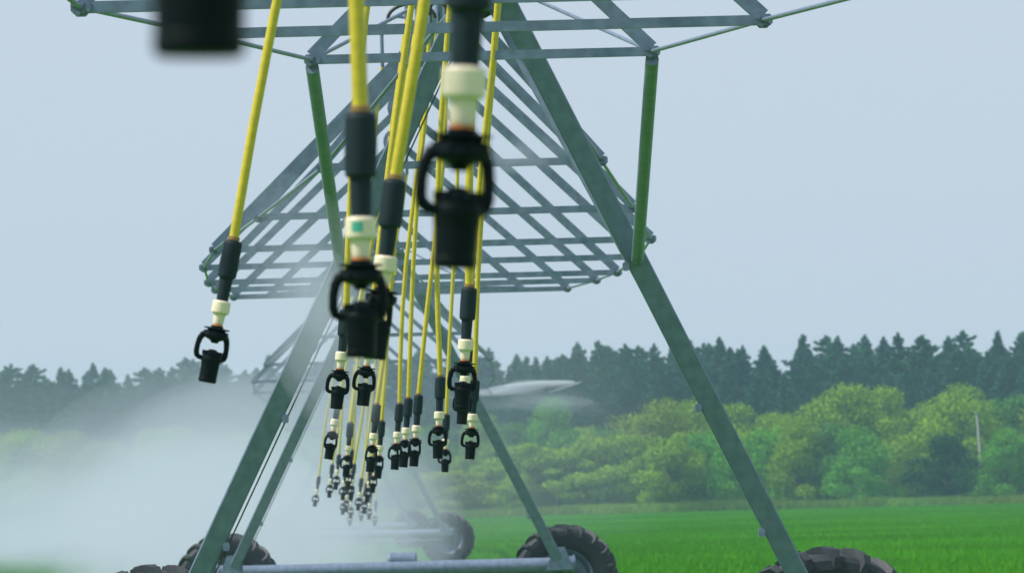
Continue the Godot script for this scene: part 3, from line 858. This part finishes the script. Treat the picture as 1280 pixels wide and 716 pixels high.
	mist("spray_mist", Vector3(-1.261, 0.540, -148.741), Vector3(4.62, 4.08, 65.34), 0.0051, "white spray under the far span around the tiny sprinklers", Vector3(-0.001, 0.000, 0.080))
	mist("spray_mist", Vector3(-1.635, 1.062, -155.168), Vector3(5.24, 3.56, 64.45), 0.0052, "white spray under the far span around the tiny sprinklers", Vector3(-0.004, 0.000, 0.101))
	mist("spray_mist", Vector3(-1.556, 0.648, -159.695), Vector3(6.26, 5.16, 49.34), 0.0068, "white spray under the far span around the tiny sprinklers", Vector3(0.001, 0.000, -0.025))
	mist("spray_mist", Vector3(-0.990, 0.627, -145.435), Vector3(5.97, 4.57, 76.43), 0.0044, "white spray under the far span around the tiny sprinklers", Vector3(-0.001, 0.000, -0.028))
	mist("spray_mist", Vector3(-0.822, 1.176, -148.301), Vector3(5.76, 5.61, 53.84), 0.0062, "white spray under the far span around the tiny sprinklers", Vector3(-0.004, 0.000, -0.005))
	mist("spray_mist", Vector3(-0.719, 1.206, -143.889), Vector3(6.78, 5.12, 75.70), 0.0044, "white spray under the far span around the tiny sprinklers", Vector3(-0.000, 0.000, 0.043))
	mist("spray_mist", Vector3(-1.268, 1.086, -153.656), Vector3(8.03, 6.23, 55.43), 0.0060, "white spray under the far span around the tiny sprinklers", Vector3(0.003, 0.000, -0.114))
	mist("spray_mist", Vector3(-0.559, 1.027, -159.682), Vector3(7.41, 5.99, 53.97), 0.0062, "white spray under the far span around the tiny sprinklers", Vector3(0.000, 0.000, 0.097))
	mist("spray_mist", Vector3(4.341, 3.586, -149.935), Vector3(1.30, 0.11, 0.80), 3.7500, "white water jet shooting out from the far truss", Vector3(0.000, 0.000, 0.040))
	mist("spray_mist", Vector3(4.072, 3.564, -149.943), Vector3(0.62, 0.08, 0.60), 2.6667, "white water jet shooting out from the far truss", Vector3(0.000, 0.000, 0.220))
	mist("spray_mist", Vector3(4.255, 3.517, -149.939), Vector3(0.85, 0.06, 0.60), 1.3333, "white water jet shooting out from the far truss", Vector3(0.000, 0.000, 0.120))
	mist("spray_mist", Vector3(4.778, 3.518, -149.925), Vector3(0.71, 0.06, 0.60), 1.3333, "white water jet shooting out from the far truss", Vector3(0.000, 0.000, 0.280))
	mist("spray_mist", Vector3(3.461, 3.467, -149.961), Vector3(0.57, 0.08, 0.60), 1.6667, "white water jet shooting out from the far truss", Vector3(0.000, 0.000, 0.050))
	mist("spray_mist", Vector3(3.858, 3.513, -149.949), Vector3(1.42, 0.20, 1.20), 1.0833, "white water jet shooting out from the far truss", Vector3(0.000, 0.000, 0.100))
	mist("spray_mist", Vector3(4.071, 3.536, -149.943), Vector3(0.85, 0.28, 2.00), 0.2500, "white water jet shooting out from the far truss", Vector3(0.000, 0.000, 0.050))
	mist("spray_mist", Vector3(4.568, 3.594, -149.929), Vector3(0.79, 0.05, 0.50), 1.8000, "white water jet shooting out from the far truss", Vector3(0.000, 0.000, 0.030))
	mist("spray_mist", Vector3(4.172, 3.611, -149.939), Vector3(0.71, 0.06, 0.50), 1.4000, "white water jet shooting out from the far truss", Vector3(0.000, 0.000, 0.120))
	mist("spray_mist", Vector3(4.708, 3.548, -149.927), Vector3(0.57, 0.04, 0.40), 1.7500, "white water jet shooting out from the far truss", Vector3(0.000, 0.000, 0.160))
	mist("spray_mist", Vector3(3.645, 3.477, -149.956), Vector3(0.71, 0.06, 0.60), 1.0000, "white water jet shooting out from the far truss", Vector3(0.000, 0.000, 0.200))
	mist("spray_mist", Vector3(4.560, 3.297, -149.937), Vector3(1.56, 0.23, 1.50), 0.1667, "white water jet shooting out from the far truss", Vector3(0.000, 0.000, -0.080))
	mist("spray_mist", Vector3(3.636, 3.405, -149.958), Vector3(1.81, 0.26, 4.00), 0.0125, "white water jet shooting out from the far truss", Vector3(0.000, 0.000, 0.062))
	mist("spray_mist", Vector3(4.626, 3.172, -149.938), Vector3(1.84, 0.28, 4.00), 0.0125, "white water jet shooting out from the far truss", Vector3(0.000, 0.000, -0.135))
	mist("spray_mist", Vector3(4.387, 3.330, -149.940), Vector3(1.59, 0.32, 4.00), 0.0125, "white water jet shooting out from the far truss", Vector3(0.000, 0.000, 0.091))
	mist("spray_mist", Vector3(4.063, 3.192, -149.952), Vector3(2.09, 0.17, 4.00), 0.0125, "white water jet shooting out from the far truss", Vector3(0.000, 0.000, -0.061))
	mist("spray_mist", Vector3(4.487, 3.223, -149.940), Vector3(2.09, 0.19, 4.00), 0.0125, "white water jet shooting out from the far truss", Vector3(0.000, 0.000, -0.017))
	mist("spray_mist", Vector3(4.545, 3.286, -149.937), Vector3(1.80, 0.42, 4.00), 0.0125, "white water jet shooting out from the far truss", Vector3(0.000, 0.000, -0.107))
	mist("spray_mist", Vector3(3.428, 3.226, -149.968), Vector3(1.71, 0.20, 4.00), 0.0125, "white water jet shooting out from the far truss", Vector3(0.000, 0.000, 0.058))
	mist("spray_mist", Vector3(0.145, 2.690, -44.499), Vector3(0.25, 0.46, 4.00), 0.0425, "thin spray blowing across the upper leg of the tall tower", Vector3(0.000, 0.000, 0.300))
	mist("spray_mist", Vector3(0.148, 2.714, -44.498), Vector3(0.37, 0.69, 4.00), 0.0425, "thin spray blowing across the upper leg of the tall tower", Vector3(0.000, 0.000, 0.300))
	mist("spray_mist", Vector3(0.156, 2.526, -44.502), Vector3(0.49, 0.92, 4.00), 0.0425, "thin spray blowing across the upper leg of the tall tower", Vector3(0.000, 0.000, 0.300))
	mist("spray_mist", Vector3(0.160, 2.480, -44.503), Vector3(0.60, 1.15, 4.00), 0.0425, "thin spray blowing across the upper leg of the tall tower", Vector3(0.000, 0.000, 0.300))
	mist("spray_mist", Vector3(0.117, 2.680, -44.500), Vector3(0.72, 1.39, 4.00), 0.0425, "thin spray blowing across the upper leg of the tall tower", Vector3(0.000, 0.000, 0.300))
	mist("spray_mist", Vector3(0.528, 2.431, -19.979), Vector3(0.09, 0.04, 0.40), 0.3000, "puff of spray beside the large soft sprinkler", Vector3(0.000, 0.000, 0.100))
	mist("spray_mist", Vector3(0.543, 2.425, -19.979), Vector3(0.15, 0.07, 0.40), 0.3000, "puff of spray beside the large soft sprinkler", Vector3(0.000, 0.000, 0.100))
	mist("spray_mist", Vector3(0.559, 2.430, -19.979), Vector3(0.21, 0.09, 0.40), 0.3000, "puff of spray beside the large soft sprinkler", Vector3(0.000, 0.000, 0.100))
